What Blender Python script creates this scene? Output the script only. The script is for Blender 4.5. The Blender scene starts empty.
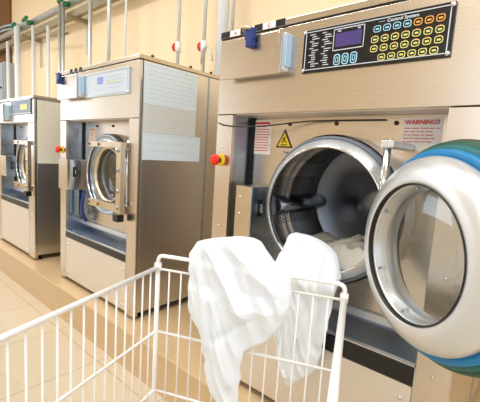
import bpy, bmesh, math, random
from math import sin, cos, pi, radians, atan2, sqrt
from mathutils import Vector, Matrix, noise
random.seed(7)
sc = bpy.context.scene
COL = sc.collection

# ------------------------------------------------------------------ camera, world, lights, exposure
cam_d = bpy.data.cameras.new('camera'); cam = bpy.data.objects.new('camera', cam_d); COL.objects.link(cam)
CR = Vector((0.74625156, 0.66283626, 0.06129196)); CU = Vector((-0.12798072, 0.05250638, 0.99038579)); CF = Vector((-0.6532454, 0.74692113, -0.12401323))
cam.matrix_world = Matrix(((CR.x, CU.x, -CF.x, 2.0689), (CR.y, CU.y, -CF.y, -1.3401), (CR.z, CU.z, -CF.z, 1.1639), (0, 0, 0, 1)))
cam_d.sensor_width = 36; cam_d.lens = 27.53; cam_d.clip_start = .02
sc.camera = cam
sc.view_settings.view_transform = 'Standard'; sc.view_settings.look = 'None'
sc.view_settings.gamma = 1; sc.view_settings.use_curve_mapping = False
sc.view_settings.exposure = -0.65

w = bpy.data.worlds.new('sky'); sc.world = w; w.use_nodes = True
w.node_tree.nodes['Background'].inputs[0].default_value = (.75, .87, 1, 1)
w.node_tree.nodes['Background'].inputs[1].default_value = 2.0

def area(name, loc, rot, sx, sy, power, col):
    d = bpy.data.lights.new(name, 'AREA'); d.shape = 'RECTANGLE'; d.size = sx; d.size_y = sy; d.energy = power; d.color = col
    o = bpy.data.objects.new(name, d); COL.objects.link(o); o.location = loc; o.rotation_euler = rot
    return o
FZ = -.255; CZ = 4.25; YB = 1.5; YF = -5.0; XL = -9.0; XR = 4.6
LAMPS = [(-6.2, -1.1), (-3.2, -1.1), (-.2, -1.1), (2.6, -1.1), (-6.2, -3.8), (1.6, -3.8)]
for i, (x, y) in enumerate(LAMPS):
    area('ceiling_lamp_light', (x, y, CZ - .14), (0, 0, 0), 1.7, .5, 72, (.985, .99, 1))
WINS = [(-6.6, -4.2), (.9, 3.6)]  # front windows out of view, put in as daylight sources
for a, b in WINS:
    area('window_daylight', ((a + b) / 2, YF + .06, 2.0), (radians(90), 0, 0), b - a - .1, 2.1, 26, (.86, .93, 1))
area('window_daylight', (XL + .06, -2.6, 2.0), (0, radians(-90), 0), 2.1, 3.1, 60, (.86, .93, 1))  # left window light, added out of view to brighten the middle machine
area('window_daylight', (XR - .06, -2.2, 2.0), (0, radians(90), 0), 2.1, 3.3, 30, (.86, .93, 1))

# ------------------------------------------------------------------ materials
def lin(c):
    if isinstance(c, str):
        c = [int(c[i:i + 2], 16) / 255 for i in (0, 2, 4)]
    return tuple(((v / 12.92) if v <= .04045 else ((v + .055) / 1.055) ** 2.4) for v in c) + (1,)
def mat(name, c, rough=.5, metal=0, **k):
    m = bpy.data.materials.new(name); m.use_nodes = True; b = m.node_tree.nodes['Principled BSDF']
    b.inputs['Base Color'].default_value = lin(c); b.inputs['Roughness'].default_value = rough; b.inputs['Metallic'].default_value = metal
    for kk, v in k.items(): b.inputs[kk.replace('_', ' ')].default_value = v
    return m
def noisy(m, scale=(3, 3, 3), amt=.08, rough=0, bump=0, det=3, dist=.01):
    """procedural variation of colour, roughness and height"""
    nt = m.node_tree; b = nt.nodes['Principled BSDF']; N = nt.nodes.new; L = nt.links.new
    tc = N('ShaderNodeTexCoord'); mp = N('ShaderNodeMapping'); mp.inputs['Scale'].default_value = scale
    no = N('ShaderNodeTexNoise'); no.inputs['Scale'].default_value = 1; no.inputs['Detail'].default_value = det
    L(tc.outputs['Object'], mp.inputs[0]); L(mp.outputs[0], no.inputs[0])
    base = b.inputs['Base Color'].default_value[:]
    mx = N('ShaderNodeMix'); mx.data_type = 'RGBA'
    mx.inputs[6].default_value = tuple(max(0, v * (1 - amt)) for v in base[:3]) + (1,)
    mx.inputs[7].default_value = tuple(min(1, v * (1 + amt)) for v in base[:3]) + (1,)
    L(no.outputs[0], mx.inputs[0]); L(mx.outputs[2], b.inputs['Base Color'])
    if rough:
        mr = N('ShaderNodeMapRange'); r0 = b.inputs['Roughness'].default_value
        mr.inputs[3].default_value = r0 - rough; mr.inputs[4].default_value = r0 + rough
        L(no.outputs[0], mr.inputs[0]); L(mr.outputs[0], b.inputs['Roughness'])
    if bump:
        bp = N('ShaderNodeBump'); bp.inputs['Strength'].default_value = bump; bp.inputs['Distance'].default_value = dist
        L(no.outputs[0], bp.inputs['Height']); L(bp.outputs[0], b.inputs['Normal'])
    return m
M = {}
M['steel'] = noisy(mat('brushed_steel', (.82, .785, .74), .27, 1), (.8, .8, 300), .012, .012, .004, 1, .0003)
M['steel_v'] = noisy(mat('brushed_steel_upright', (.84, .80, .755), .25, 1), (300, 300, .8), .012, .015, .004, 1, .0003)
M['steel_side'] = noisy(mat('satin_side_steel', (.86, .86, .87), .24, 1), (160, 160, 1.2), .06, .05, .05, 4, .001)
M['steel_cool'] = noisy(mat('cool_steel', (.64, .70, .77), .27, 1), (3, 3, 3), .02, .02, 0)
M['steel_polish'] = noisy(mat('polished_steel', (.83, .84, .85), .14, 1), (4, 4, 4), .05, .04)
M['steel_satin'] = noisy(mat('satin_cast_aluminium', (.86, .88, .90), .33, .7), (6, 6, 6), .03, .05)
M['steel_matte'] = noisy(mat('matte_sheet_steel', (.90, .88, .86), .5, .85), (2, 2, 90), .05, .05)
M['brass'] = noisy(mat('brassy_steel', (.82, .77, .69), .3, 1), (9, 9, 9), .1, .05)
M['dark'] = noisy(mat('dark_void', (.06, .06, .065), .7), (9, 9, 9), .2)  # near-black for the painted shade strip beside the front plate
M['black'] = noisy(mat('black_plastic', (.05, .052, .06), .38), (20, 20, 20), .2, .05)
M['rubber'] = noisy(mat('grey_rubber', (.40, .43, .47), .55), (20, 20, 20), .1)
M['blue'] = noisy(mat('blue_seal', (.03, .50, .74), .4), (6, 6, 6), .1)
M['teal'] = noisy(mat('teal_seal', (.07, .42, .42), .45), (6, 6, 6), .15)
M['green'] = noisy(mat('green_seal', (.08, .32, .27), .4), (6, 6, 6), .15)
M['rim'] = noisy(mat('olive_rim', (.36, .34, .26), .4, .5), (6, 6, 6), .15)
M['white'] = noisy(mat('white_plastic', (.93, .94, .95), .4), (9, 9, 9), .02)
M['paleblue'] = noisy(mat('pale_blue_plastic', (.70, .82, .93), .35), (9, 9, 9), .04)
M['wire'] = noisy(mat('white_coated_wire', (.95, .95, .95), .3), (9, 9, 9), .02)
M['red'] = noisy(mat('red_plastic', (.90, .12, .08), .35), (9, 9, 9), .06)
M['yellow'] = noisy(mat('yellow_plastic', (.93, .80, .12), .45), (9, 9, 9), .05)
M['clipblue'] = noisy(mat('blue_clip', (.08, .20, .48), .4), (9, 9, 9), .1)
M['paper'] = noisy(mat('paper', (.95, .93, .92), .6), (6, 6, 6), .02)
M['redink'] = noisy(mat('red_ink', (.82, .20, .22), .6), (6, 6, 6), .05)
M['greyink'] = noisy(mat('grey_ink', (.74, .77, .81), .6), (6, 6, 6), .05)
M['tanink'] = noisy(mat('tan_ink', (.79, .78, .74), .6), (6, 6, 6), .05)
M['galv'] = noisy(mat('galvanised_steel', (.80, .82, .82), .42, .75), (5, 5, 30), .08, .06)
M['pipe'] = noisy(mat('white_pipe', (.90, .92, .94), .4), (5, 5, 30), .05, .03)
M['beam'] = noisy(mat('dull_beam', (.60, .56, .46), .55, .4), (5, 5, 30), .12, .05)
M['valve'] = noisy(mat('green_valve', (.05, .50, .33), .4), (9, 9, 9), .1)
M['brown'] = noisy(mat('brown_wood', (.52, .36, .20), .5), (3, 3, 1), .12)
M['screw'] = noisy(mat('dark_screw', (.30, .22, .15), .4, .6), (9, 9, 9), .1)
M['cab'] = noisy(mat('grey_cabinet', (.66, .70, .75), .45), (3, 3, 3), .05)
M['panel'] = noisy(mat('black_panel', (.045, .05, .075), .25), (9, 9, 9), .15)
M['film'] = noisy(mat('film_panel', (.78, .84, .91), .18), (5, 5, 5), .04)
M['darkfilm'] = noisy(mat('slate_panel', (.32, .34, .36), .3), (5, 5, 5), .05)
M['violet'] = noisy(mat('violet_display', (.30, .25, .50), .2), (30, 30, 30), .15)
M['violet2'] = noisy(mat('pale_violet_display', (.52, .58, .88), .3), (30, 30, 30), .1)
M['pline'] = noisy(mat('panel_line', (.80, .84, .88), .4), (9, 9, 9), .03)
M['bcyan'] = noisy(mat('cyan_key', (.62, .84, .93), .4), (9, 9, 9), .03)
M['borange'] = noisy(mat('orange_key', (.93, .66, .30), .4), (9, 9, 9), .03)
M['byellow'] = noisy(mat('yellow_key', (.86, .86, .52), .4), (9, 9, 9), .03)
M['keydark'] = noisy(mat('key_face', (.20, .20, .22), .4), (60, 60, 60), .3)
M['cloth'] = noisy(mat('white_cotton', (.92, .945, .98), .9), (420, 420, 420), .02, 0, .25, 2, .0015)
M['cloth_b'] = noisy(mat('cream_cotton', (.93, .91, .86), .9), (420, 420, 420), .02, 0, .25, 2, .0015)
for k in ('cloth', 'cloth_b'):
    b = M[k].node_tree.nodes['Principled BSDF']; b.inputs['Subsurface Weight'].default_value = .15
    b.inputs['Subsurface Radius'].default_value = (.01, .01, .01)

def glass():
    m = bpy.data.materials.new('door_glass'); m.use_nodes = True; nt = m.node_tree; nt.nodes.clear(); N = nt.nodes.new; L = nt.links.new
    o = N('ShaderNodeOutputMaterial'); mx = N('ShaderNodeMixShader'); t = N('ShaderNodeBsdfTransparent'); g = N('ShaderNodeBsdfGlossy')
    lw = N('ShaderNodeLayerWeight'); lw.inputs[0].default_value = .5; fr = N('ShaderNodeMath'); fr.operation = 'POWER'; fr.inputs[1].default_value = 3.5; L(lw.outputs['Facing'], fr.inputs[0]); no = N('ShaderNodeTexNoise'); no.inputs['Scale'].default_value = 9
    mr = N('ShaderNodeMapRange'); mr.inputs[3].default_value = .03; mr.inputs[4].default_value = .09
    ad = N('ShaderNodeMath'); ad.operation = 'ADD'; ad.inputs[1].default_value = .12
    t.inputs[0].default_value = (.90, .96, 1, 1)
    L(no.outputs[0], mr.inputs[0]); L(mr.outputs[0], g.inputs['Roughness'])
    L(fr.outputs[0], ad.inputs[0]); L(ad.outputs[0], mx.inputs[0]); L(t.outputs[0], mx.inputs[1]); L(g.outputs[0], mx.inputs[2]); L(mx.outputs[0], o.inputs[0])
    return m
M['glass'] = glass()

def perforated():
    m = mat('perforated_drum_steel', (.71, .70, .71), .3, 1); nt = m.node_tree; b = nt.nodes['Principled BSDF']; N = nt.nodes.new; L = nt.links.new
    tc = N('ShaderNodeTexCoord'); sx = N('ShaderNodeSeparateXYZ'); L(tc.outputs['UV'], sx.inputs[0])
    def math_(op, a, b_=None):
        n = N('ShaderNodeMath'); n.operation = op
        for i, v in enumerate((a, b_)):
            if v is None: continue
            if isinstance(v, (int, float)): n.inputs[i].default_value = v
            else: L(v, n.inputs[i])
        return n.outputs[0]
    U = math_('MULTIPLY', sx.outputs[0], 120.0); V = math_('MULTIPLY', sx.outputs[1], 24.0)
    row = math_('MODULO', math_('FLOOR', V), 2.0); U2 = math_('ADD', U, math_('MULTIPLY', row, .5))
    fu = math_('SUBTRACT', math_('FRACT', U2), .5); fv = math_('SUBTRACT', math_('FRACT', V), .5)
    d = math_('SQRT', math_('ADD', math_('MULTIPLY', fu, fu), math_('MULTIPLY', fv, fv)))
    hole = math_('LESS_THAN', d, .33)
    # perforated only between plain bands near front, back and beside the lifters
    band = math_('MULTIPLY', math_('GREATER_THAN', sx.outputs[1], .10), math_('LESS_THAN', sx.outputs[1], .86))
    seg = math_('FRACT', math_('ADD', math_('MULTIPLY', sx.outputs[0], 6.0), .0))
    band = math_('MULTIPLY', band, math_('MULTIPLY', math_('GREATER_THAN', seg, .12), math_('LESS_THAN', seg, .88)))
    hole = math_('MULTIPLY', hole, band)
    mx = N('ShaderNodeMix'); mx.data_type = 'RGBA'; mx.inputs[6].default_value = b.inputs['Base Color'].default_value; mx.inputs[7].default_value = (.012, .012, .013, 1)
    L(hole, mx.inputs[0]); L(mx.outputs[2], b.inputs['Base Color'])
    bp = N('ShaderNodeBump'); bp.inputs['Strength'].default_value = .5; bp.inputs['Distance'].default_value = .002; bp.invert = True
    L(hole, bp.inputs['Height']); L(bp.outputs[0], b.inputs['Normal'])
    return m
M['perf'] = perforated()
M['drumback'] = noisy(mat('drum_back_steel', (.44, .46, .49), .3, 1), (2.5, 2.5, 2.5), .1, .05)
M['lifter'] = noisy(mat('drum_lifter_steel', (.62, .64, .68), .25, 1), (7, 7, 7), .1, .05)

def tiles(name, c1, c2, mortar, size, rough=.3, offset=(0, 0, 0), axes='XY'):
    m = mat(name, c1, rough); nt = m.node_tree; b = nt.nodes['Principled BSDF']; N = nt.nodes.new; L = nt.links.new
    g = N('ShaderNodeNewGeometry'); mp = N('ShaderNodeMapping'); mp.inputs['Location'].default_value = offset
    if axes == 'XZ': mp.inputs['Rotation'].default_value = (radians(90), 0, 0)
    br = N('ShaderNodeTexBrick'); br.offset = 0; br.inputs['Scale'].default_value = 1; br.inputs['Mortar Size'].default_value = .004
    br.inputs['Brick Width'].default_value = size; br.inputs['Row Height'].default_value = size
    br.inputs['Color1'].default_value = lin(c1); br.inputs['Color2'].default_value = lin(c2); br.inputs['Mortar'].default_value = lin(mortar)
    L(g.outputs['Position'], mp.inputs[0]); L(mp.outputs[0], br.inputs[0])
    no = N('ShaderNodeTexNoise'); no.inputs['Scale'].default_value = 5; no.inputs['Detail'].default_value = 5
    mx = N('ShaderNodeMix'); mx.data_type = 'RGBA'; mx.blend_type = 'MULTIPLY'; mx.inputs[0].default_value = .25
    L(br.outputs[0], mx.inputs[6]); L(no.outputs[0], mx.inputs[7]); L(mx.outputs[2], b.inputs['Base Color'])
    mr = N('ShaderNodeMapRange'); mr.inputs[3].default_value = rough - .08; mr.inputs[4].default_value = rough + .1
    L(no.outputs[0], mr.inputs[0]); L(mr.outputs[0], b.inputs['Roughness'])
    return m
M['floor'] = tiles('floor_tile', (.88, .82, .715), (.87, .805, .70), (.76, .69, .58), .6, .28, (.1, .2, 0))
M['plinth'] = tiles('plinth_tile', (.86, .74, .57), (.85, .73, .56), (.84, .72, .56), .6, .33, (.1, .2, 0))
def wallmat(name, c):
    m = mat(name, c, .85); return noisy(m, (1.2, 1.2, 1.2), .04, 0, .05, 5, .01)
M['wall'] = wallmat('cream_plaster', (.98, .90, .765))
M['wall2'] = wallmat('pale_plaster', (.93, .87, .78))
M['ceil'] = wallmat('white_ceiling', (.95, .94, .91))
def emis(name, c, s):
    m = bpy.data.materials.new(name); m.use_nodes = True; b = m.node_tree.nodes['Principled BSDF']
    b.inputs['Base Color'].default_value = lin(c); b.inputs['Emission Color'].default_value = lin(c); b.inputs['Emission Strength'].default_value = s
    return m
M['tube'] = emis('lamp_diffuser', (1, .97, .9), 3.0)

# ------------------------------------------------------------------ mesh helpers
def box(bm, x0, x1, y0, y1, z0, z1, bev=0.0, M4=None, seg=2):
    vs = [bm.verts.new((x, y, z)) for x in (x0, x1) for y in (y0, y1) for z in (z0, z1)]
    f = [bm.faces.new([vs[i] for i in q]) for q in ((0, 1, 3, 2), (4, 6, 7, 5), (0, 4, 5, 1), (2, 3, 7, 6), (0, 2, 6, 4), (1, 5, 7, 3))]
    if bev:
        es = {e for q in f for e in q.edges}
        r = bmesh.ops.bevel(bm, geom=list(es), offset=bev, segments=seg, profile=.5, affect='EDGES')
        vs = list({v for v in r['verts']} | {v for v in vs if v.is_valid})
    if M4 is not None:
        bmesh.ops.transform(bm, matrix=M4, verts=[v for v in vs if v.is_valid])
    return bm
def tube(bm, pts, r, n=10, cap=True, closed=False):
    pts = [Vector(p) for p in pts]; m = len(pts); rings = []; up = None
    for i, p in enumerate(pts):
        a = pts[i - 1] if (i > 0 or closed) else p; b = pts[(i + 1) % m] if (i < m - 1 or closed) else p
        t = (b - a).normalized()
        if up is None: up = t.orthogonal().normalized()
        u = (up - t * up.dot(t)); u = u.normalized() if u.length > 1e-6 else t.orthogonal().normalized(); up = u
        v = t.cross(u); rr = r[i] if isinstance(r, (list, tuple)) else r
        rings.append([bm.verts.new(p + (u * cos(2 * pi * k / n) + v * sin(2 * pi * k / n)) * rr) for k in range(n)])
    for i in range(m - 1 if not closed else m):
        A, B = rings[i], rings[(i + 1) % m]
        for k in range(n): bm.faces.new((A[k], A[(k + 1) % n], B[(k + 1) % n], B[k])).smooth = True
    if cap and not closed:
        bm.faces.new(rings[0][::-1]); bm.faces.new(rings[-1])
    return bm
def arc_path(pts, rad, n=5):
    """round the inner corners of a polyline"""
    P = [Vector(p) for p in pts]; out = [P[0]]
    for i in range(1, len(P) - 1):
        a = (P[i - 1] - P[i]); b = (P[i + 1] - P[i]); r = min(rad, a.length * .45, b.length * .45)
        a = P[i] + a.normalized() * r; b = P[i] + b.normalized() * r
        for k in range(n + 1):
            t = k / n; out.append(a * (1 - t) ** 2 + P[i] * 2 * t * (1 - t) + b * t * t)
    out.append(P[-1]); return out
def lathe(bm, prof, c, axis=Vector((0, 1, 0)), n=72, uv=False, a0=0, a1=2 * pi, closedprof=False):
    """prof: (radius, distance along axis)"""
    ax = axis.normalized(); e1 = Vector((0, 0, 1)); e2 = ax.cross(e1).normalized(); c = Vector(c)
    full = abs((a1 - a0) - 2 * pi) < 1e-6; cnt = n if full else n + 1
    rings = []
    for r, h in prof:
        if r < 1e-6: rings.append([bm.verts.new(c + ax * h)] * cnt)
        else: rings.append([bm.verts.new(c + ax * h + (e1 * cos(a0 + (a1 - a0) * k / n) + e2 * sin(a0 + (a1 - a0) * k / n)) * r) for k in range(cnt)])
    lay = bm.loops.layers.uv.verify() if uv else None
    seq = list(range(len(rings) - 1)) + ([len(rings) - 1] if closedprof else [])
    for i in seq:
        A, B = rings[i], rings[(i + 1) % len(rings)]
        for k in range(n):
            k2 = (k + 1) % cnt
            vs = []
            for v in (A[k], A[k2], B[k2], B[k]):
                if v not in vs: vs.append(v)
            if len(vs) < 3: continue
            f = bm.faces.new(vs); f.smooth = True
            if uv:
                for lp in f.loops:
                    j = i if lp.vert in (A[k], A[k2]) else i + 1
                    kk = k if lp.vert in (A[k], B[k]) else k + 1
                    lp[lay].uv = (kk / n, j / (len(rings) - 1))
    return bm
def build(name, bm, m, parent=None, label=None, recalc=True, smooth_angle=None):
    if recalc: bmesh.ops.recalc_face_normals(bm, faces=bm.faces)
    me = bpy.data.meshes.new(name); bm.to_mesh(me); bm.free()
    o = bpy.data.objects.new(name, me); COL.objects.link(o); me.materials.append(M[m] if isinstance(m, str) else m)
    if parent is not None: o.parent = parent
    if label: o['label'] = label
    return o
def B(): return bmesh.new()
def bx(name, m, parent, x0, x1, y0, y1, z0, z1, bev=.0015, label=None, M4=None):
    bm = B(); box(bm, x0, x1, y0, y1, z0, z1, bev, M4); return build(name, bm, m, parent, label)
def tag(o, label, cat, group=None):
    o['label'] = label; o['category'] = cat
    if group: o['group'] = group
    return o
def struct(o): o['kind'] = 'structure'; return o
def empty(name, loc, label, cat, group=None, rz=0):
    o = bpy.data.objects.new(name, None); COL.objects.link(o); o.location = loc; o.rotation_euler = (0, 0, rz); o.empty_display_size = .1
    return tag(o, label, cat, group)
def text(name, s, size, m, parent, loc, rx=90, ext=.0006, sx=1.0, align='LEFT', bold=0):
    c = bpy.data.curves.new(name, 'FONT'); c.body = s; c.size = size; c.extrude = ext; c.align_x = align; c.offset = bold
    t = bpy.data.objects.new('tmp_text', c); COL.objects.link(t)
    dg = bpy.context.evaluated_depsgraph_get(); me = bpy.data.meshes.new_from_object(t.evaluated_get(dg))
    bpy.data.objects.remove(t); bpy.data.curves.remove(c)
    me.name = name; me.materials.clear(); me.materials.append(M[m])
    me.transform(Matrix.Translation(loc) @ Matrix.Rotation(radians(rx), 4, 'X') @ Matrix.Diagonal((sx, 1, 1, 1)))
    o = bpy.data.objects.new(name, me); COL.objects.link(o); o.parent = parent; return o

# ------------------------------------------------------------------ room
struct(bx('floor', 'floor', None, XL - .1, XR + .1, YF - .1, -.11, FZ - .1, FZ, 0))
pl = struct(bx('trim_1', 'plinth', None, XL, XR, -.11, YB, FZ - .1, 0, .006)); pl['label'] = 'raised tiled plinth the washing machines stand on'
struct(bx('wall_back', 'wall', None, XL - .1, XR + .1, YB, YB + .15, FZ - .1, CZ, 0))
struct(bx('ceiling', 'ceil', None, XL - .15, XR + .15, YF - .15, YB + .15, CZ, CZ + .1, 0))
def wall_with_windows(name, horizontal, fixed0, fixed1, lo, hi, wins, z0, z1):
    bm = B(); edges = [lo]
    def bb(a, b, c, d):
        if horizontal: box(bm, a, b, fixed0, fixed1, c, d)
        else: box(bm, fixed0, fixed1, a, b, c, d)
    cur = lo
    for a, b in wins:
        bb(cur, a, FZ, CZ); bb(a, b, FZ, z0); bb(a, b, z1, CZ); cur = b
    bb(cur, hi, FZ, CZ)
    return struct(build(name, bm, 'wall2'))
wall_with_windows('wall_front', True, YF - .15, YF, XL - .1, XR + .1, WINS, .9, 3.1)
wall_with_windows('wall_right', False, XR, XR + .15, YF, YB, [(-3.9, -.5)], .9, 3.1)
wall_with_windows('wall_left', False, XL - .15, XL, YF, YB, [(-4.2, -1.0)], .9, 3.1)  # opening for the added left window
def unseen_window(i, x0, x1, horizontal=True, xw=XR + .05):
    bm = B()
    def bar(a, b, c, d):
        if horizontal: box(bm, a, b, YF - .11, YF - .05, c, d, .004)
        else: box(bm, xw, xw + .06, a, b, c, d, .004)
    bar(x0, x1, .9, .97); bar(x0, x1, 3.03, 3.1)
    for k in range(4):
        xx = x0 + (x1 - x0 - .07) * k / 3; bar(xx, xx + .07, .97, 3.03)
    struct(build('window_%d' % i, bm, 'white'))
for i, (a, b) in enumerate(WINS): unseen_window(i + 1, a, b)
unseen_window(3, -3.9, -.5, False)
unseen_window(4, -4.2, -1.0, False, XL - .11)  # frame of the unseen left window, added for its light
bm = B(); box(bm, -8.9, -7.22, YB - .05, YB, 0, CZ, .004); struct(build('trim_2', bm, 'brown'))

for i, (x, y) in enumerate(LAMPS):
    L_ = empty('ceiling_light', (x, y, CZ), 'long white ceiling light fixture', 'ceiling light', 'ceiling lights out of view')
    bx('housing', 'white', L_, -.9, .9, -.3, .3, -.08, 0, .005); bx('diffuser', 'tube', L_, -.86, .86, -.26, .26, -.1, -.08, .003)

# ------------------------------------------------------------------ washing machines
def holed_plate(bm, x0, x1, z0, z1, cx, cz, r, y, n=96):
    ang = [2 * pi * k / n for k in range(n)]
    ang += [atan2(z - cz, x - cx) % (2 * pi) for x in (x0, x1) for z in (z0, z1)]; ang = sorted(set(ang))
    I, O = [], []
    for a in ang:
        c, s = cos(a), sin(a); t = 1e9
        if c > 1e-9: t = min(t, (x1 - cx) / c)
        if c < -1e-9: t = min(t, (x0 - cx) / c)
        if s > 1e-9: t = min(t, (z1 - cz) / s)
        if s < -1e-9: t = min(t, (z0 - cz) / s)
        I.append(bm.verts.new((cx + c * r, y, cz + s * r))); O.append(bm.verts.new((cx + c * t, y, cz + s * t)))
    for k in range(len(ang)):
        k2 = (k + 1) % len(ang); bm.faces.new((I[k], O[k], O[k2], I[k2]))
def bolts(parent, name, m, pts, r=.009, h=.006):
    for x, y, z in pts:
        bm = B(); lathe(bm, [(0, -h), (r * .6, -h), (r, -h * .5), (r, 0.001)], (x, y, z), n=12); build(name, bm, m, parent)

def machine(loc, label, W=1.159, H=1.75, D=1.28, pz=1.36, strip=(.385, .445), rc=None, R_=.30, postL=.105, postR=.108, doorstyle='open', ring_y=0.0, cp=(.698, .110, 1.512, 1.682), panel='black', rec=.15):
    t = empty('washing_machine', loc, label, 'washing machine')
    cx, cz = rc
    xa, xb = postL, W - postR
    # cabinet shell
    bx('side_panel', 'steel_side', t, 0, .004, .004, D, .05, H - .03, .001)
    bx('side_panel', 'steel_side', t, W - .004, W, .03, D, .05, H - .03, .001)
    bx('corner_edge', 'steel_polish', t, W - .001, W + .0025, .004, .022, .05, H - .034, .001)
    bm = B(); box(bm, W - .003, W + .002, .585, .60, .05, H - .03); build('side_seam', bm, 'steel_cool', t)
    bx('rear_panel', 'steel_matte', t, .004, W - .004, D - .004, D, .05, H - .03, .001)
    bx('lid', 'steel', t, -.003, W + .003, -.004, D + .003, H - .026, H, .002)
    bx('lid_seal', 'black', t, .002, W - .002, 0.0, D - .01, H - .033, H - .026, 0)
    bx('upper_front', 'steel', t, 0, W, 0, .022, pz, H - .033, .002)
    bx('recess_ceiling', 'steel_matte', t, xa, xb, .022, rec, pz - .003, pz + .003, 0)
    bx('front_post', 'steel_v', t, 0, xa, 0, .022, .02, pz - .004, .002)
    bx('front_post', 'steel_v', t, xb, W, 0, .03, .02, pz - .004, .002)
    bx('recess_wall', 'steel_cool', t, xa - .004, xa, .02, rec, strip[0], pz, 0)
    bx('recess_wall', 'steel_cool', t, xb, xb + .004, .03, rec, strip[0], pz, 0)
    bx('plate_gap', 'dark', t, xa, xa + .026, rec - .005, rec, strip[1] + .09, pz - .005, 0)  # dark strip painting in the shade along the plate's left edge
    bm = B(); holed_plate(bm, xa, xb, strip[0] - .02, pz - .004, cx, cz, R_ - .03, rec)
    build('front_plate', bm, 'steel', t)
    # tray sloping to the black strip
    bm = B()
    vs = [bm.verts.new(v) for v in ((xa, .004, strip[1]), (xb, .004, strip[1]), (xb, rec, strip[1] + .065), (xa, rec, strip[1] + .065), (xa, .004, strip[1] - .004), (xb, .004, strip[1] - .004), (xb, rec, strip[1] + .06), (xa, rec, strip[1] + .06))]
    for q in ((0, 1, 2, 3), (7, 6, 5, 4), (0, 4, 5, 1), (2, 6, 7, 3)): bm.faces.new([vs[i] for i in q])
    build('drip_tray', bm, 'steel_cool', t)
    bx('ledge', 'steel_satin', t, xa + .002, xb - .002, rec - .022, rec - .002, strip[1] + .05, strip[1] + .085, .004)
    bx('trim_strip', 'black', t, xa + .002, xb - .002, -.002, .02, strip[0], strip[1], .002)
    bx('strip_edge', 'steel_polish', t, xa + .002, xb - .002, -.003, .02, strip[1], strip[1] + .006, .001)
    lp = bx('lower_panel', 'steel_matte', t, xa + .003, xb - .004, .001, .02, .035, strip[0] - .003, .002)
    bolts(lp, 'bolt', 'steel_polish', [(x, 0.001, z) for x in (xa + .04, xb - .04) for z in (.07, strip[0] - .06)])
    bolts(t, 'bolt', 'steel_polish', [(x, 0.0, z) for x in (xa * .5, xb + postR * .5) for z in (.08, .45, .8, 1.2)], .006, .004)
    bm = B(); box(bm, xb - .002, xb + .003, -.0015, .01, .03, strip[1]); build('panel_seam', bm, 'steel_polish', t)
    for x in (.05, W - .05):
        for y in (.06, D - .06):
            bm = B(); lathe(bm, [(0, 0), (.03, 0), (.03, .012), (.014, .02), (.014, .052), (0, .052)], (x, y, .0), Vector((0, 0, 1)) if False else Vector((0, 0, 1)) + Vector((0, 1e-6, 0)), n=16) if False else tube(bm, [(x, y, 0), (x, y, .014), (x, y, .016), (x, y, .052)], [.03, .03, .015, .015], 16)
            build('foot', bm, 'black', t)
    bolts(t, 'plate_screw', 'screw', [(W * k + .04, rec, pz - .035) for k in (.26, .47, .69)], (.009), .010)
    # tub flange
    y0 = rec; f = ring_y
    bm = B(); lathe(bm, [(R_ - .01, y0), (R_, y0 - .01), (R_, f + .012), (R_ - .003, f + .003), (R_ - .010, f), (R_ - .014, f + .002), (R_ - .016, f + .02)], (cx, 0, cz)); build('flange_band', bm, 'rubber' if doorstyle == 'open' else 'steel_polish', t)
    bm = B(); lathe(bm, [(R_ - .014, f + .02), (R_ - .014, f + .0), (R_ - .018, f - .008), (R_ - .042, f - .034)], (cx, 0, cz)); build('tub_flange', bm, 'steel_satin', t)
    bm = B(); lathe(bm, [(R_ - .042, f - .034), (R_ - .046, f - .038), (R_ - .050, f - .035), (R_ - .049, f - .022), (R_ - .02, f + .025)], (cx, 0, cz)); build('tub_lip', bm, 'steel_polish', t)
    # drum
    rd = R_ - .002; yd0 = f + .03; yd1 = f + .46
    dr = B(); lathe(dr, [(rd - .02, yd0 - .005), (rd, yd0)], (cx, 0, cz), n=96, uv=False)
    prof = [(rd, yd0 + (yd1 - yd0) * k / 12) for k in range(13)]
    lathe(dr, prof, (cx, 0, cz), n=96, uv=True)
    drum = build('drum', dr, 'perf', t)
    bm = B(); lathe(bm, [(rd, yd1 - .0), (rd - .02, yd1 + .012), (.10, yd1 + .03), (.085, yd1 + .02), (.03, yd1 + .012), (0, yd1 + .012)], (cx, 0, cz), n=96); build('drum_back', bm, 'drumback', drum)
    for k in range(3):
        a = radians(185 + 120 * k); c_, s_ = cos(a), sin(a); bm = B()
        mm = Matrix(((c_, 0, -s_, cx), (0, 1, 0, 0), (s_, 0, c_, cz), (0, 0, 0, 1)))
        v0 = []
        for yy, hgt in ((yd0 + .03, .05), (yd1 - .02, .062)):
            v0.append([bm.verts.new(mm @ Vector((rd + .002 - (hgt * u), yy, vv))) for u, vv in ((0, -.05), (.55, -.03), (.9, -.018), (1, 0), (.9, .018), (.55, .03), (0, .05))])
        for i in range(6): bm.faces.new((v0[0][i], v0[0][i + 1], v0[1][i + 1], v0[1][i])).smooth = True
        bm.faces.new(v0[0]); bm.faces.new(v0[1][::-1]); build('lifter', bm, 'lifter', drum)
    bm = B(); lathe(bm, [(rd + .01, yd0), (rd + .01, yd1 + .05), (0, yd1 + .05)], (cx, 0, cz), n=48); build('outer_tub', bm, 'steel_matte', t)
    # detergent box on the upper front
    d = bx('detergent_box', 'steel', t, .060, .400, -.05, -.04, 1.515 - 1.75 + H, 1.692 - 1.75 + H, .003) 
    bx('box_body', 'white', d, .075, .415, -.04, 0, 1.53 - 1.75 + H, 1.682 - 1.75 + H, .002)
    bx('hinge_strip', 'steel_polish', d, .395, .412, -.058, -.05, 1.515 - 1.75 + H, 1.692 - 1.75 + H, .001)
    bx('side_cap', 'paleblue', d, .412, .425, -.04, 0, 1.545 - 1.75 + H, 1.675 - 1.75 + H, .002)
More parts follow.
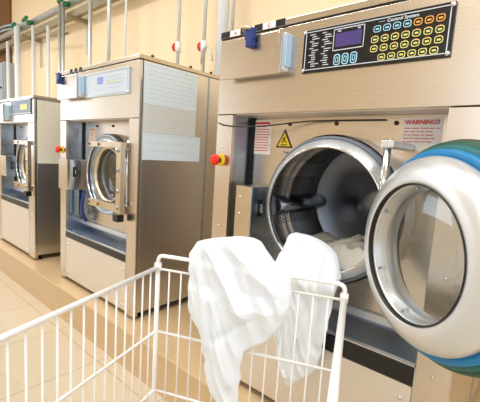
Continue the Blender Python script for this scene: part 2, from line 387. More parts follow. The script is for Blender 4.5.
    # control panel
    X0, X1, Z0, Z1 = W - cp[0], W - cp[1], cp[2], cp[3]; w_ = X1 - X0; h_ = Z1 - Z0
    pm = {'black': 'panel', 'film': 'film', 'slate': 'darkfilm'}[panel]
    P = bx('control_panel', pm, t, X0, X1, -.010, 0.0, Z0, Z1, .002)
    ya = -.0112
    def px(u): return X0 + w_ * u
    def pzz(v): return Z0 + h_ * v
    def flat(name, m, items, yy=ya, par=P):
        bm = B()
        for u0, u1, v0, v1 in items: box(bm, px(u0), px(u1), yy, -.0095, pzz(v0), pzz(v1))
        return build(name, bm, m, par)
    e = .006
    edge = 'pline' if panel == 'black' else 'steel_polish'
    flat('border_line', edge, [(.02, .98, .06, .06 + .018), (.02, .98, .93, .948), (.02, .02 + e, .06, .948), (.98 - e, .98, .06, .948)])
    bolts(P, 'panel_screw', 'steel_polish', [(px(u), -.010, pzz(v)) for u in (.015, .985) for v in (.06, .94)], .008, .006)
    def rrect(bm, cx_, cz_, a, b_, r, th, yy):
        """rounded rectangular outline standing proud of the panel"""
        pts = []
        for sx, sz, a0 in ((1, 1, 0), (-1, 1, 90), (-1, -1, 180), (1, -1, 270)):
            for k in range(5):
                an = radians(a0 + 22.5 * k); pts.append((cx_ + sx * (a - r) + r * cos(an), yy, cz_ + sz * (b_ - r) + r * sin(an)))
        inn = [(cx_ + (x - cx_) * (1 - th / a), yy, cz_ + (z - cz_) * (1 - th / b_)) for x, _, z in pts]
        V1 = [bm.verts.new(q) for q in pts]; V2 = [bm.verts.new(q) for q in inn]; V3 = [bm.verts.new((q[0], -.0095, q[2])) for q in pts]
        n = len(pts)
        for k in range(n):
            bm.faces.new((V1[k], V1[(k + 1) % n], V2[(k + 1) % n], V2[k])); bm.faces.new((V1[k], V3[k], V3[(k + 1) % n], V1[(k + 1) % n]))
        return V2
    if panel == 'black':
        # indicator text columns
        for c0, rows, ln in ((.055, 15, .07), (.155, 15, .06)):
            for k in range(rows):
                ww = ln * random.uniform(.45, 1); v = .86 - .052 * k
                flat('indicator_text', 'greyink', [(c0 + (.02 if k % 3 else 0), c0 + (.02 if k % 3 else 0) + ww, v, v + .022)])
        flat('display_frame', 'pline', [(.245, .47, .42, .44), (.245, .47, .88, .90), (.245, .25, .42, .9), (.465, .47, .42, .9)])
        flat('display', 'violet', [(.262, .453, .50, .80)])
        flat('display_text', 'greyink', [(.275, .30, .83, .86), (.42, .44, .83, .86)])
        for k in range(3):
            for (a, b_, r, th, mm_) in ((.0135, .021, .010, .004, 'bcyan'), (.006, .011, .004, .003, 'bcyan')):
                bm = B(); rrect(bm, px(.285 + .062 * k), pzz(.22), a, b_, r, th, ya); build('button', bm, mm_, P)
        text('panel_title', 'Control System', .0155, 'pline', P, (px(.615), ya + .0002, pzz(.845)), sx=1.05, bold=.0003)
        flat('title_line', 'pline', [(.56, .60, .875, .881)])
        rows = [(.74, [.555 + .062 * k for k in range(7)], ['bcyan'] * 4 + ['borange'] * 3), (.53, [.545 + .064 * k for k in range(7)], ['byellow'] * 7), (.34, [.545 + .064 * k for k in range(7)], ['byellow'] * 7), (.15, [.60 + .062 * k for k in range(6)], ['byellow'] * 6)]
        for v, us, cs in rows:
            for u, c_ in zip(us, cs):
                bm = B(); V2 = rrect(bm, px(u), pzz(v), .0132, .0115, .008, .0026, ya - .001); b_ = build('button', bm, c_, P)
                bm = B(); box(bm, px(u) - .006, px(u) + .006, ya, -.0095, pzz(v) - .003, pzz(v) + .003); build('key_mark', bm, c_, b_)
                if c_ == 'byellow' and v > .3:
                    bm = B(); box(bm, px(u) - .004, px(u) + .004, ya, -.0095, pzz(v) + .0115, pzz(v) + .0145); build('key_lamp', bm, 'redink', b_)
    else:
        a_, b__ = (.2, .4) if panel == 'film' else (.45, .9)
        if panel == 'film':
            flat('display', 'violet2', [(.30, .44, .50, .78)])
            flat('panel_print', 'greyink', [(.50, .9, .74, .76), (.5, .9, .60, .62), (.5, .88, .46, .48), (.52, .8, .30, .32), (.30, .42, .25, .3)])
            flat('panel_tint', 'byellow', [(.52 + .06 * k, .55 + .06 * k, .52, .56) for k in range(6)])
        else:
            flat('display', 'byellow', [(.50, .84, .3, .66)])
            flat('key_mark', 'violet2', [(.15, .21, .62, .8), (.27, .33, .62, .8), (.15, .21, .3, .48), (.27, .33, .3, .48)])
    return t

def estop(t, x, z):
    bm = B(); tube(bm, [(x, .0, z), (x, -.006, z)], .031, 24); e = build('emergency_stop', bm, 'yellow', t, 'red mushroom button on a yellow disc')
    bm = B(); tube(bm, [(x, -.006, z), (x, -.026, z)], .013, 16); build('stem', bm, 'black', e)
    bm = B(); lathe(bm, [(0, -.054), (.014, -.053), (.024, -.049), (.028, -.041), (.028, -.033), (.02, -.025), (0, -.025)], (x, 0, z), n=28); build('knob', bm, 'red', e)
def latch(t, x0, x1, y0, y1, z0, z1, fm='brass', sm='steel_cool'):
    l = bx('lock_housing', fm, t, x0, x1 - .006, y0, y1, z0, z1, .003)
    bx('housing_side', sm, l, x1 - .006, x1, y0, y1, z0, z1, .002)
    bx('lock_slot', 'black', l, x1 - .001, x1 + .003, y0 + .045, y0 + .075, z1 - .14, z1 - .06, .002)
    bolts(l, 'bolt', 'steel_polish', [((x0 + x1) / 2 - .02, y0, z1 - .05), ((x0 + x1) / 2 - .02, y0, z1 - .13), ((x0 + x1) / 2 - .02, y0, z0 + .04)], .006, .004)
    bx('lock_tongue', 'steel_polish', l, x1, x1 + .02, y0 + .055, y0 + .062, z1 - .12, z1 - .08, .001)
def notice(t, name, x0, x1, z0, z1, y, header, lines, seedv):
    rnd = random.Random(seedv)
    n = bx(name, 'paper', t, x0, x1, y - .002, y, z0, z1, 0)
    h = z1 - z0; w_ = x1 - x0
    if header: text('heading', header, h * .215, 'redink', n, ((x0 + x1) / 2, y - .0024, z1 - h * .24), align='CENTER', sx=1.0, bold=.0008)
    bm = B(); top = z1 - h * (.34 if header else .08)
    if not header: box(bm, x0 + w_ * .1, x1 - w_ * .1, y - .0028, y - .0015, z1 - h * .1, z1 - h * .05)
    for k in range(lines):
        z = top - (top - z0 - h * .06) * (k + .5) / lines; xx = x0 + w_ * .06
        while xx < x0 + w_ * rnd.uniform(.7, .92):
            ln = w_ * rnd.uniform(.06, .2); box(bm, xx, min(xx + ln, x1 - w_ * .05), y - .0028, y - .0015, z, z + h * .028); xx += ln + w_ * .03
    build('printed_lines', bm, 'redink', n); return n

# --- the nearest machine, door open
m1 = machine((.711, 0, 0), 'large stainless steel washing machine with open round door and black keypad panel', rc=(.640, .962), cp=(.672, .122, 1.513, 1.681), strip=(.388, .462))
estop(m1, .036, 1.133)
latch(m1, .200, .300, -.05, .15, .60, 1.022)
notice(m1, 'notice_sticker', .115, .235, 1.175, 1.345, .15, '', 11, 3)
notice(m1, 'warning_sticker', .862, 1.005, 1.24, 1.345, .15, 'WARNING!!', 5, 5)
bm = B()   # triangular sign
def tri(bm, cx_, z0, w_, h_, y, y1):
    a = [bm.verts.new((cx_ + sx, yy, zz)) for yy in (y, y1) for sx, zz in ((-w_ / 2, z0), (w_ / 2, z0), (0, z0 + h_))]
    for q in ((0, 1, 2), (5, 4, 3), (0, 3, 4, 1), (1, 4, 5, 2), (2, 5, 3, 0)): bm.faces.new([a[i] for i in q])
tri(bm, .318, 1.212, .098, .09, .1475, .15); sg = build('hazard_sign', bm, 'black', m1)
bm = B(); tri(bm, .318, 1.219, .074, .067, .1465, .1485); build('sign_face', bm, 'yellow', sg)
bm = B(); tube(bm, [(.303, .146, 1.236), (.314, .146, 1.244), (.309, .146, 1.255), (.324, .146, 1.262), (.318, .146, 1.248), (.331, .146, 1.238)], .0028, 6); tube(bm, [(.299, .146, 1.226), (.337, .146, 1.226)], .0022, 6); build('sign_symbol', bm, 'black', sg)
# marker label on the lid edge
ls = bx('label_strip', 'white', m1, .004, .385, -.0065, -.004, 1.725, 1.752, 0)
for a, b_ in ((.004, .062), (.13, .16), (.215, .262), (.335, .385)): bx('black_mark', 'black', ls, a, b_, -.0075, -.006, 1.7245, 1.7525, 0)
for s, x in (('A', .098), ('B', .188), ('C', .298)): text('strip_letter', s, .022, 'redink', ls, (x, -.007, 1.7305), align='CENTER', bold=.0004)
# cable sagging across the recess, hinge bracket
bm = B(); tube(bm, [(.012, -.003, 1.318), (.05, -.01, 1.306), (.12, -.014, 1.300), (.20, .01, 1.300), (.29, .05, 1.308), (.37, .09, 1.322), (.46, .12, 1.334), (.60, .14, 1.338), (.8, .143, 1.337)], .0032, 8); build('cable', bm, 'black', m1)
bm = B(); tube(bm, [(.335, .149, 1.19), (.335, .12, 1.19), (.335, .118, 1.175)], .005, 8); build('hook', bm, 'steel_polish', m1)
bm = B(); tube(bm, [(.935, .149, .66), (.935, .13, .66), (.935, .128, .60)], .006, 8); build('hook', bm, 'steel_polish', m1)

# open door: disc frame faces (-.585,-.811), swung 144 degrees about the hinge on the right
DC = Vector((1.793 - .711, -.25, .923)); az = -.625
n_ = Vector((sin(az), -cos(az), 0)); bk = -n_
door_bm = B()
lathe(door_bm, [(.1905, -.020), (.1905, -.031), (.194, -.036), (.202, -.038), (.222, -.034), (.243, -.023), (.259, -.009), (.268, .004), (.272, .018), (.271, .032), (.262, .036), (.21, .025)], DC, bk, n=110, closedprof=True)
door = build('door', door_bm, 'steel_satin', m1, 'thick satin silver door ring')
bm = B(); lathe(bm, [(.262, .034), (.286, .028), (.292, .034), (.292, .05), (.262, .052)], DC, bk, n=110, closedprof=True); build('blue_seal', bm, 'blue', door, 'bright blue seal ring')
bm = B(); lathe(bm, [(.262, .052), (.298, .05), (.304, .056), (.304, .07), (.262, .072)], DC, bk, n=110, closedprof=True); build('teal_seal', bm, 'teal', door, 'teal seal ring')
bm = B(); lathe(bm, [(.262, .072), (.311, .066), (.317, .074), (.317, .088), (.262, .09)], DC, bk, n=110, closedprof=True); build('green_seal', bm, 'green', door, 'dark green seal ring')
bm = B(); lathe(bm, [(.245, .09), (.315, .088), (.322, .093), (.322, .102), (.30, .115), (.245, .115)], DC, bk, n=110, closedprof=True); build('outer_cover', bm, 'rim', door, 'olive metal outer rim')
bm = B(); lathe(bm, [(.1905, -.025), (.1885, -.015), (.1865, .004), (.1865, .062), (.262, .062), (.262, .035), (.20, -.01)], DC, bk, n=110, closedprof=True); build('window_sleeve', bm, 'steel_satin', door)
bm = B(); lathe(bm, [(.1915, -.030), (.1940, -.0385), (.1915, -.039), (.1895, -.032), (.1895, -.025)], DC, bk, n=110, closedprof=True); build('glass_gasket', bm, 'black', door)
bm = B(); lathe(bm, [(.188, .002), (.165, -.003), (.14, -.007), (.10, -.010), (.05, -.012), (0, -.013)], DC, bk, n=96)
build('door_glass', bm, 'glass', door)
e1_ = Vector((cos(az), sin(az), 0))
for a in (150, 210, 100, 260, 40, 320):
    c_ = DC + e1_ * (.183 * cos(radians(a))) + Vector((0, 0, .183 * sin(radians(a)))) + bk * -.008
    d_ = (DC + bk * -.008 - c_).normalized(); bm = B(); tube(bm, [c_ - d_ * .004, c_ + d_ * .004], .005, 10); build('sleeve_bolt', bm, 'steel_cool', door)
# hinge
for zz in (1.232, .80):
    hb = bx('hinge_bracket', 'steel_satin', m1, .872, .915, -.072, .15, zz - .013, zz + .013, .004)
bm = B(); tube(bm, [(.89, -.055, .76), (.89, -.055, 1.25)], .013, 16); hp = build('hinge_pin', bm, 'steel_polish', m1)
hs = DC + Vector((0, 0, 0))
for zz in (.79, 1.06):
    dd = zz - DC.z; xx = -sqrt(.30 ** 2 - dd ** 2)
    q = DC + e1_ * xx + bk * .10 + Vector((0, 0, dd))
    bm = B(); tube(bm, arc_path([(.89, -.055, zz), (.90, -.05, zz), tuple(q + bk * .01 + e1_ * .04)], .02), .012, 12); build('hinge_arm', bm, 'steel_polish', door)

# --- middle machine, door shut
def shut_door(t, cx, cz, R_, yb, W):
    c = (cx, 0, cz)
    bm = B(); lathe(bm, [(R_ + .002, yb + .04), (R_ + .006, yb - .03), (R_ + .002, yb - .04), (R_ - .008, yb - .042), (R_ - .09, yb + .02), (R_ - .095, yb + .04)], c, n=96, closedprof=True)
    d = build('door', bm, 'steel_cool', t)
    bm = B(); lathe(bm, [(R_ - .084, yb + .0), (R_ - .092, yb - .025), (R_ - .106, yb - .02), (R_ - .114, yb + .025), (R_ - .084, yb + .03)], c, n=96, closedprof=True); build('inner_ring', bm, 'brass', d)
    bm = B(); lathe(bm, [(R_ - .112, yb + .01), (R_ - .135, yb + .04), (R_ - .14, yb + .09), (R_ - .11, yb + .09)], c, n=96, closedprof=True); build('glass_seat', bm, 'drumback', d)
    bm = B(); lathe(bm, [(R_ - .134, yb + .04), (R_ - .16, yb + .055), (R_ - .21, yb + .06), (0, yb + .065)], c, n=96); build('door_glass', bm, 'glass', d)
    # hinge frame of flat bars
    for z0, z1 in ((cz + .205, cz + .245), (cz - .235, cz - .185)):
        h = bx('hinge_bar', 'brass', t, cx - .10, cx + .40, yb - .119, yb - .085, z0, z1, .003)
        bolts(h, 'bolt', 'brown', [(cx - .09, yb - .119, (z0 + z1) / 2), (cx + .05, yb - .119, (z0 + z1) / 2)], .012, .008)
    h = bx('hinge_upright', 'brass', t, cx + .355, cx + .41, yb - .155, yb - .12, cz - .235, cz + .245, .003)
    bolts(h, 'bolt', 'lifter', [(cx + .382, yb - .155, cz + z) for z in (.19, .06, -.08, -.19)], .014, .01)
    bx('hinge_block', 'black', t, cx + .345, cx + .41, yb - .17, yb - .12, cz - .285, cz - .237, .004)
    bm = B(); tube(bm, [(cx + .36, yb - .06, cz - .25), (cx + .36, yb - .06, cz + .26)], .016, 14); build('hinge_pin', bm, 'steel_polish', t)
    for zz in (cz - .2, cz + .22): bx('hinge_lug', 'steel_polish', t, cx + .345, W - .1, yb - .08, yb, zz - .02, zz + .02, .003)
m2 = machine((-1.159, 0, 0), 'middle stainless steel washing machine, round door shut, printed sheets on its side', rc=(.639, .955), strip=(.385, .438), panel='film', cp=(.692, .108, 1.515, 1.686), ring_y=.08)
shut_door(m2, .639, .955, .30, .10, 1.159)
estop(m2, .036, 1.118)
latch(m2, .07, .235, -.045, .15, .80, 1.045, 'steel', 'steel_polish')
notice(m2, 'notice_sticker', .20, .31, 1.19, 1.31, .15, '', 7, 8)
bm = B(); tube(bm, [(.225, .10, .79), (.23, .08, .68), (.24, .08, .60), (.25, .11, .53)], .014, 10); build('drain_hose', bm, 'clipblue', m2)
bx('lower_housing', 'steel_cool', m2, .115, .20, .06, .15, .58, .80, .004)
for a, b_ in ((.19, .225), (.27, .305), (.35, .385)): bx('black_mark', 'black', m2, a, b_, -.0075, -.004, 1.7245, 1.7525, 0)
bolts(m2, 'lid_stud', 'black', [(1.15, y_, 1.756) for y_ in (.10, .42, .62)], .012, .012)
def side_sheet(t, x, y0, y1, z0, z1, m, ink, rows, seedv, nm='printed_sheet', grid=False):
    rnd = random.Random(seedv); s = bx(nm, m, t, x, x + .002, y0, y1, z0, z1, 0); bm = B()
    h = (z1 - z0)
    for k in range(rows):
        z = z1 - h * (.06 + .9 * k / rows); yy = y0 + .03 * rnd.random() + .01
        while yy < y1 - .05:
            ln = rnd.uniform(.02, .09); box(bm, x + .001, x + .0026, yy, min(yy + ln, y1 - .01), z - .0022, z); yy += ln + .012
    build('printed_lines', bm, ink, s); return s
M['sheet1'] = noisy(mat('laminated_sheet', (.88, .94, .99), .25), (3, 3, 3), .03)
M['sheet2'] = noisy(mat('laminated_sheet_warm', (.86, .88, .88), .25), (3, 3, 3), .03)
M['sheet3'] = noisy(mat('laminated_sheet_cream', (.88, .87, .81), .28), (3, 3, 3), .03)
side_sheet(m2, 1.159, .035, .478, 1.455, 1.712, 'sheet1', 'greyink', 8, 1)
side_sheet(m2, 1.159, .035, .478, 1.275, 1.453, 'sheet2', 'tanink', 9, 2)
side_sheet(m2, 1.159, .035, .53, 1.095, 1.273, 'sheet1', 'greyink', 3, 4)
# --- far machine, a little smaller
m3 = machine((-2.86, 0, 0), 'smaller stainless steel washing machine farthest left, dark panel with yellow display', W=1.107, H=1.605, D=1.28, pz=1.355, strip=(.495, .55), rc=(.69, .93), R_=.275, postR=.145, postL=.1, panel='slate', cp=(.60, .055, 1.43, 1.58), ring_y=.08)
shut_door(m3, .69, .93, .275, .10, 1.107)
latch(m3, .24, .42, -.04, .15, .78, 1.0)
bx('chute_cover', 'clipblue', m3, .06, .25, -.03, -.012, 1.46, 1.56, .004)
side_sheet(m3, 1.107, .03, .55, .965, 1.56, 'sheet3', 'tanink', 22, 6)

# clips clamped on the lid edges
def clip(x, z, label):
    c = empty('peg_clip', (x, -.0505, z), label, 'clip', 'clips on the detergent boxes')
    bx('jaw', 'clipblue', c, -.026, .026, -.026, -.003, -.035, .012, .004); bx('grip', 'clipblue', c, -.012, .024, -.034, -.003, -.070, -.035, .004)
    bm = B(); tube(bm, [(-.04, -.012, .006), (-.028, -.03, .02), (.01, -.022, .01)], .008, 10); build('spring', bm, 'brass', c)
clip(.955, 1.705, 'blue plastic clip on top of the near washing machine detergent box')
clip(-1.03, 1.705, 'blue plastic clip on top of the middle washing machine detergent box')

# ------------------------------------------------------------------ pipes on the wall
def pipe(x, y, z0, z1, r, m, label, valve=None, name='water_pipe', grp=None, fit=True, fz=0):
    p = empty(name, (x, y, z0), label, 'pipe', grp)
    bm = B(); tube(bm, [(0, 0, 0), (0, 0, z1 - z0)], r, 16); build('tube', bm, m, p)
    if fit:
        bm = B(); tube(bm, [(0, 0, fz), (0, 0, fz + .04)], r * 1.5, 14); build('base_fitting', bm, 'black', p)
        bm = B(); tube(bm, [(0, 0, fz + .04), (0, 0, fz + .17)], r * 1.35, 14); build('union', bm, 'white', p)
    if valve is not None:
        bm = B(); tube(bm, [(0, 0, valve - .05), (0, 0, valve + .05)], r * 1.7, 14); v = build('valve', bm, 'white', p)
        bm = B(); tube(bm, [(0, 0, valve), (-r * 2.4, -r * .6, valve)], r * .5, 8); build('valve_stem', bm, 'brass', v)
        bm = B(); n = 20; pts = [(-r * 2.4, cos(2 * pi * k / n) * .034, valve + sin(2 * pi * k / n) * .034) for k in range(n)]; tube(bm, pts, .011, 8, closed=True)
        for k in range(4): a = pi / 2 * k; tube(bm, [(-r * 2.4, 0, valve), (-r * 2.4, cos(a) * .034, valve + sin(a) * .034)], .008, 6)
        build('handwheel', bm, 'red', v)
    return p
PY = 1.2
pipe(-1.15, PY, 1.75, CZ, .019, 'galv', 'steel pipe with red valve wheel behind the middle machine, left of two', .50)
pipe(-.75, PY, 1.75, CZ, .019, 'galv', 'steel pipe with red valve wheel behind the middle machine, right of two', .45)
pipe(-2.18, PY, 1.605, CZ, .014, 'pipe', 'thin white pipe above the middle machine, rightmost of three plain ones', fit=False)
pipe(-2.58, PY, 1.605, CZ, .026, 'galv', 'steel pipe above the middle machine, between two other plain pipes', fit=False)
pipe(-3.05, PY - .02, 0, CZ, .028, 'galv', 'steel pipe above the blue clip of the middle machine', fit=False)
pipe(-4.42, PY - .04, 0, 3.02, .026, 'pipe', 'short white pipe with black collar, right one behind the far left machine', fz=1.62)
pipe(-5.06, PY - .04, 0, 3.14, .026, 'pipe', 'short white pipe with black collar, left one behind the far left machine', fz=1.62)
pipe(-4.08, PY, 0.0, 3.3, .024, 'galv', 'tall steel pipe left of a twin, rising to the green valve', fit=False)
pipe(-3.95, PY, 0.0, 3.3, .024, 'galv', 'tall steel pipe right of a twin, rising to the green valve', fit=False)
pipe(-5.95, PY, 0.0, 3.28, .055, 'pipe', 'thick pale pipe left of the short white pipes on far machine', fit=False)
pipe(-6.5, PY, 0.0, 3.1, .03, 'pipe', 'pale pipe beside the grey wall cabinet', fit=False)
pipe(-.50, PY, 1.75, CZ, .055, 'pipe', 'thick white pipe rising beside the near washing machine', fit=False)
pipe(-.36, PY - .02, 1.75, CZ, .02, 'galv', 'thin steel pipe right of the thick white pipe', fit=False)
# hose loop near the red valves
bm = B(); tube(bm, [(-.725, PY - .045, 2.02), (-.71, PY - .06, 2.12), (-.62, PY - .09, 2.16), (-.55, PY - .09, 2.12), (-.53, PY - .085, 2.02)], .009, 8); tag(build('hose', bm, 'galv'), 'small curved hose right of the red valve wheels', 'hose')
# horizontal pipe run
bm = B(); tube(bm, [(-8.9, 1.33, 3.33), (XR, 1.33, 3.33)], .055, 18); tag(build('horizontal_pipe', bm, 'galv'), 'long grey horizontal pipe high along the back wall', 'pipe')
bm = B(); box(bm, -8.9, XR, 1.29, 1.36, 3.08, 3.19, .004); tag(build('support_beam', bm, 'beam'), 'dull metal support beam beneath the long horizontal pipe', 'beam')
for x, lab in ((-5.6, 'steel wall bracket under the beam, left of the short pipes'), (-3.75, 'steel wall bracket under the beam, beside the twin pipes'), (1.5, 'steel wall bracket under the beam near the right')):
    b0 = empty('wall_bracket', (x, YB, 2.78), lab, 'bracket')
    bx('bracket_arm', 'beam', b0, -.03, .03, -.35, 0, .24, .30, .003); bx('wall_plate', 'galv', b0, -.04, .04, -.02, 0, -.2, .32, .003)
bm = B(); tube(bm, [(-5.2, 1.25, 2.98), (-3.9, 1.25, 2.85)], .018, 8); tag(build('conduit', bm, 'beam'), 'thin conduit running under the beam behind the short pipes', 'conduit')
for x, lab in ((-6.05, 'green valve on the horizontal pipe, leftmost of three'), (-5.45, 'green valve on the horizontal pipe, middle of three'), (-3.95, 'green valve on the horizontal pipe above the twin pipes')):
    v = empty('green_valve', (x, 1.235, 3.27), lab, 'valve')
    bm = B(); tube(bm, [(0, .05, 0.02), (0, -.04, 0)], .04, 14); build('valve_body', bm, 'valve', v)
    bm = B(); tube(bm, [(-.07, -.08, .03), (.11, -.08, .06)], .028, 10); build('valve_lever', bm, 'valve', v)
    bm = B(); tube(bm, [(0, 0, .03), (0, -.08, .04)], .02, 10); build('valve_stem', bm, 'galv', v)
for k, (z, lab) in enumerate(((3.50, 'upper pale cable by the leftmost green valve'), (3.42, 'lower pale cable by the leftmost green valve'))):
    bm = B(); tube(bm, [(-8.8, YB - .15, z + .1), (-7.2, YB - .15, z + .06), (-6.8, YB - .10, z + .04), (-6.3, YB - .05, z - .02)], .018, 8); tag(build('cable', bm, 'paleblue'), lab, 'cable')
wc = empty('wall_cabinet', (-7.25, YB, 1.75), 'grey electrical wall cabinet above the far left machine', 'cabinet')
bx('cabinet_body', 'cab', wc, -.6, .42, -.28, 0, 0, 1.02, .01); dd = bx('cabinet_door', 'cab', wc, -.57, .39, -.30, -.28, .03, .99, .008)
bm = B(); tube(bm, [(.32, -.30, .5), (.32, -.33, .5)], .02, 12); build('cabinet_lock', bm, 'black', dd)

# ------------------------------------------------------------------ wire laundry cart
A0 = Vector((1.15, -.66, 0)); ex = Vector((.916, .401, 0)).normalized(); ey = Vector((ex.y, -ex.x, 0)); CW = .565; CL = .80
cart = empty('wire_laundry_cart', (A0.x, A0.y, FZ), 'white wire laundry cart with cloths over its far rail', 'laundry cart', rz=atan2(ex.y, ex.x))
def q(s, l, z): return Vector((s - .065 * l * (1 - s / CW), -l, z - FZ))       # cart space: s along far side, l towards the viewer
RZ, HZ, MZ, LZ, BZ = .795, .838, .588, .385, .19
def rail(z, r, nm='rail'):
    bm = B(); tube(bm, [q(0, 0, z), q(CW / 2, 0, z), q(CW, 0, z), q(CW, CL / 2, z), q(CW, CL, z), q(CW / 2, CL, z), q(0, CL, z), q(0, CL / 2, z)], r, 8, closed=True)
    return build(nm, bm, 'wire', cart)
for z, r in ((RZ, .004), (MZ, .0045), (LZ, .0045), (BZ, .0045)): rail(z, r)
for s, l in ((0, 0), (CW, 0), (0, CL), (CW, CL)):
    bm = B(); tube(bm, [q(s, l, .02), q(s, l, RZ + .012)], .0075, 12); build('corner_post', bm, 'wire', cart)
    bm = B(); tube(bm, [q(s, l, RZ - .006), q(s, l, RZ + .018)], .0115, 12); build('corner_cap', bm, 'wire', cart)
bm = B(); tube(bm, arc_path([q(0, 0, RZ), q(0, 0, HZ), q(CW, 0, HZ), q(CW, 0, RZ)], .03), .0062, 12); build('handle', bm, 'wire', cart)
bm = B(); tube(bm, [q(CW, 0, RZ + .004), q(CW, CL, RZ + .004)], .0085, 12); build('side_bar', bm, 'wire', cart)
bm = B(); tube(bm, [q(0, 0, RZ + .004), q(0, CL, RZ + .004)], .0065, 12); build('side_bar', bm, 'wire', cart)
def wires(n, P0, P1, off):
    for k in range(1, n):
        p = P0.lerp(P1, k / n) + off; bm = B(); tube(bm, [p + Vector((0, 0, RZ - FZ)), p + Vector((0, 0, BZ - FZ))], .0026, 7); build('wire', bm, 'wire', cart)
z0 = Vector((0, 0, 0))
wires(14, Vector((0, 0, 0)), Vector((CW, 0, 0)), z0)
wires(21, Vector((0, 0, 0)), Vector((-.065 * CL, -CL, 0)), z0)
wires(21, Vector((CW, 0, 0)), Vector((CW, -CL, 0)), z0)
wires(14, Vector((-.065 * CL, -CL, 0)), Vector((CW, -CL, 0)), z0)
bm = B()
for k in range(1, 14): tube(bm, [q(CW * k / 14, 0, BZ), q(CW * k / 14, CL, BZ)], .0026, 6)
build('bottom_grid', bm, 'wire', cart)
for s, l in ((0, 0), (CW, 0), (0, CL), (CW, CL)):
    bm = B(); c = q(s, l, FZ + .045); tube(bm, [c + Vector((0, -.012, 0)), c + Vector((0, .012, 0))], .045, 24); cs = build('caster', bm, 'rubber', cart)
    bm = B(); box(bm, c.x - .012, c.x + .012, c.y - .02, c.y + .02, c.z + .04, FZ * 0 + .30, .002); build('caster_fork', bm, 'galv', cs)

# ------------------------------------------------------------------ cloths
def interp(rows, z):
    rows = sorted(rows, key=lambda r: -r[0])
    if z >= rows[0][0]: return rows[0][1:]
    for a, b in zip(rows, rows[1:]):
        if z >= b[0]:
            t = (a[0] - z) / (a[0] - b[0]); return tuple(a[i] * (1 - t) + b[i] * t for i in range(1, len(a)))
    return rows[-1][1:]
def hang(name, rows, frame, center, thick, folds, m, seedv, nu=90, nv=130, edge=.004):
    """a bunched cloth hanging: rows = (z, left, right); center(z) = depth of the middle; folds(s,z) = relief"""
    bm = B(); zt = max(r[0] for r in rows); zb = min(r[0] for r in rows)
    F, Bk = [], []
    for j in range(nv + 1):
        v = j / nv; z = zt + (zb - zt) * v; L_, R_ = interp(rows, z); fr, bk_ = [], []
        wob = .006 * noise.noise(Vector((z * 30, seedv, 0))); wob2 = .006 * noise.noise(Vector((z * 26, seedv + 9, 0)))
        L_ += wob; R_ += wob2
        for i in range(nu + 1):
            u = i / nu; s = L_ + (R_ - L_) * u
            e = max(0, min(1, min(u, 1 - u) * (R_ - L_) / .05)); te = max(0, min(1, (v * (zt - zb)) / .045)); te2 = max(0, min(1, ((1 - v) * (zt - zb)) / .03))
            k = sqrt(max(0, 1 - (1 - e) ** 2)) * sqrt(max(0, 1 - (1 - te) ** 2)) * (.25 + .75 * te2)
            th = thick(z) * k; rel = folds(s, z) * (.25 + .75 * k)
            c = center(z); zz = z + .008 * noise.noise(Vector((s * 16, z * 4, seedv + 5))) * (1 if v > .9 else 0)
            fr.append(bm.verts.new(frame(s, c - th - rel, zz)))
            bk_.append(bm.verts.new(frame(s, c + th * .6 + edge * .5 - rel * .5, zz)))
        F.append(fr); Bk.append(bk_)
    for j in range(nv):
        for i in range(nu):
            bm.faces.new((F[j][i], F[j + 1][i], F[j + 1][i + 1], F[j][i + 1])).smooth = True
            bm.faces.new((Bk[j][i], Bk[j][i + 1], Bk[j + 1][i + 1], Bk[j + 1][i])).smooth = True
        for i in (0, nu): bm.faces.new((F[j][i], Bk[j][i], Bk[j + 1][i], F[j + 1][i])).smooth = True
    for j in (0, nv):
        for i in range(nu): bm.faces.new((F[j][i], F[j][i + 1], Bk[j][i + 1], Bk[j][i])).smooth = True
    return build(name, bm, m)
def ridge(x): return 1 - abs(x) * 2
def fold_fn(seedv, A, lines, fine=.5):
    """lines: creases (s0,z0,s1,z1,width,height)"""
    def f(s, z):
        w1 = noise.noise(Vector((s * 7, z * 5, seedv))) * .03
        a = noise.noise(Vector(((s + w1) * 22 + z * 7, z * 2.6, seedv + 2))); b = noise.noise(Vector(((s + w1) * 44 + z * 12, z * 7, seedv + 4)))
        r = A * (ridge(a) * .8 + b * fine - .4)
        for s0, z0_, s1, z1_, wd, hg in lines:
            dx, dz = s1 - s0, z1_ - z0_; L2 = dx * dx + dz * dz; t = ((s - s0) * dx + (z - z0_) * dz) / L2; tc = max(0, min(1, t))
            d = sqrt((s + w1 * .5 - s0 - dx * tc) ** 2 + (z - z0_ - dz * tc) ** 2)
            sgn = (dx * (z - z0_) - dz * (s - s0))
            r += hg * math.exp(-(d / wd) ** 2) * (1 if sgn > 0 else .75)
        return r
    return f
# cloth over the far rail of the cart
def cart_frame(s, d, z):   # d < 0: towards the viewer
    p = A0 + ex * s + ey * (-d); return Vector((p.x, p.y, z))
rows1 = [(.932, .262, .300), (.925, .225, .325), (.914, .170, .335), (.900, .132, .346), (.878, .116, .364), (.86, .108, .382), (.835, .112, .418), (.80, .118, .428), (.76, .116, .425), (.72, .120, .415), (.69, .122, .400), (.665, .135, .384), (.64, .158, .358), (.62, .168, .322), (.60, .172, .304), (.56, .18, .299), (.50, .19, .296), (.45, .205, .297), (.425, .225, .297), (.40, .262, .297)]
def c1(z): t = max(0, min(1, (z - .76) / .10)); return -.028 * (1 - t) 
def t1(z): t = max(0, min(1, (z - .78) / .06)); return .010 + .026 * t
f1 = fold_fn(11., .019, [(.17, .90, .30, .70, .022, .016), (.23, .91, .40, .78, .018, .014), (.15, .86, .19, .60, .014, .012), (.33, .86, .37, .68, .014, .010), (.20, .74, .27, .50, .016, .014), (.27, .72, .42, .74, .02, .008), (.31, .70, .22, .62, .012, -.010)], .35)
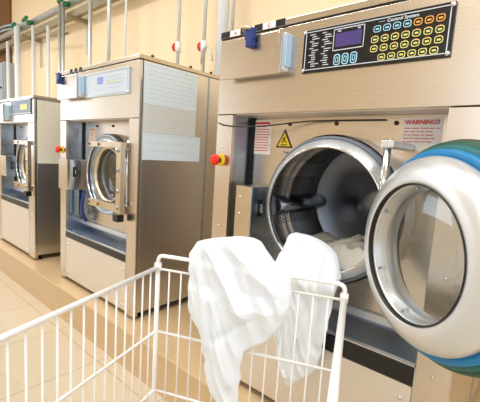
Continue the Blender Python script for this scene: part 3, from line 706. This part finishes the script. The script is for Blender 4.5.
tag(hang('white_cloth', rows1, cart_frame, c1, t1, f1, 'cloth', 11.), 'crumpled white cloth draped over the far rail of the wire cart', 'cloth')
# cloth hanging out of the drum mouth down the machine front
def mach_frame(s, d, z): return Vector((s, d, z))
rows2 = [(.842, 1.215, 1.275), (.832, 1.19, 1.335), (.81, 1.175, 1.385), (.785, 1.172, 1.422), (.755, 1.175, 1.452), (.72, 1.175, 1.478), (.68, 1.178, 1.476), (.60, 1.19, 1.465), (.49, 1.205, 1.452), (.41, 1.215, 1.442), (.36, 1.225, 1.43), (.33, 1.232, 1.42), (.30, 1.238, 1.40), (.27, 1.25, 1.365), (.24, 1.268, 1.335), (.21, 1.285, 1.31)]
def c2(z): t = max(0, min(1, (z - .66) / .16)); t = t * t * (3 - 2 * t); return -.085 + .11 * t
def t2(z): t = max(0, min(1, (z - .62) / .12)); return .010 + .034 * t
f2 = fold_fn(23., .021, [(1.25, .82, 1.22, .40, .016, .016), (1.32, .80, 1.34, .45, .018, .018), (1.38, .78, 1.43, .45, .016, .014), (1.28, .72, 1.30, .25, .014, .012)], .35)
tag(hang('white_cloth', rows2, mach_frame, c2, t2, f2, 'cloth', 23.), 'white cloth spilling out of the open drum and hanging behind the cart wires', 'cloth')
# heap inside the drum
bm = B(); V = []; nu, nv = 90, 60; cx, cz, rd = 1.35, .955, .285
for j in range(nv + 1):
    y = .085 + .42 * j / nv; row = []
    for i in range(nu + 1):
        th = radians(-50 + 112 * i / nu); x = cx + sin(th) * (rd - .004); zf = cz - cos(th) * (rd - .004)
        u = i / nu; e = sin(pi * u) ** .55 * min(1, (j / nv) / .1 + .15) * min(1, (1 - j / nv) / .25 + .0) ** .5
        w1 = noise.noise(Vector((x * 5, y * 5, 3)))
        h = .05 + .02 * noise.noise(Vector((x * 5, y * 5, 1))) + .07 * max(0, 1 - ((x - 1.40) / .15) ** 2) + .022 * ridge(noise.noise(Vector((x * 15 + w1 * 3, y * 5, 7)))) + .008 * noise.noise(Vector((x * 40, y * 30, 2)))
        z = zf + h * e if e > 0 else zf
        if th < 0: z = zf + h * e * 1.0
        row.append(bm.verts.new((x, y, max(zf + .0005, z))))
    V.append(row)
for j in range(nv):
    for i in range(nu): bm.faces.new((V[j][i], V[j + 1][i], V[j + 1][i + 1], V[j][i + 1])).smooth = True
sh = build('laundry_heap', bm, 'cloth_b'); md = sh.modifiers.new('solid', 'SOLIDIFY'); md.thickness = .003
tag(sh, 'crumpled off-white sheet heaped inside the open steel drum', 'sheet')
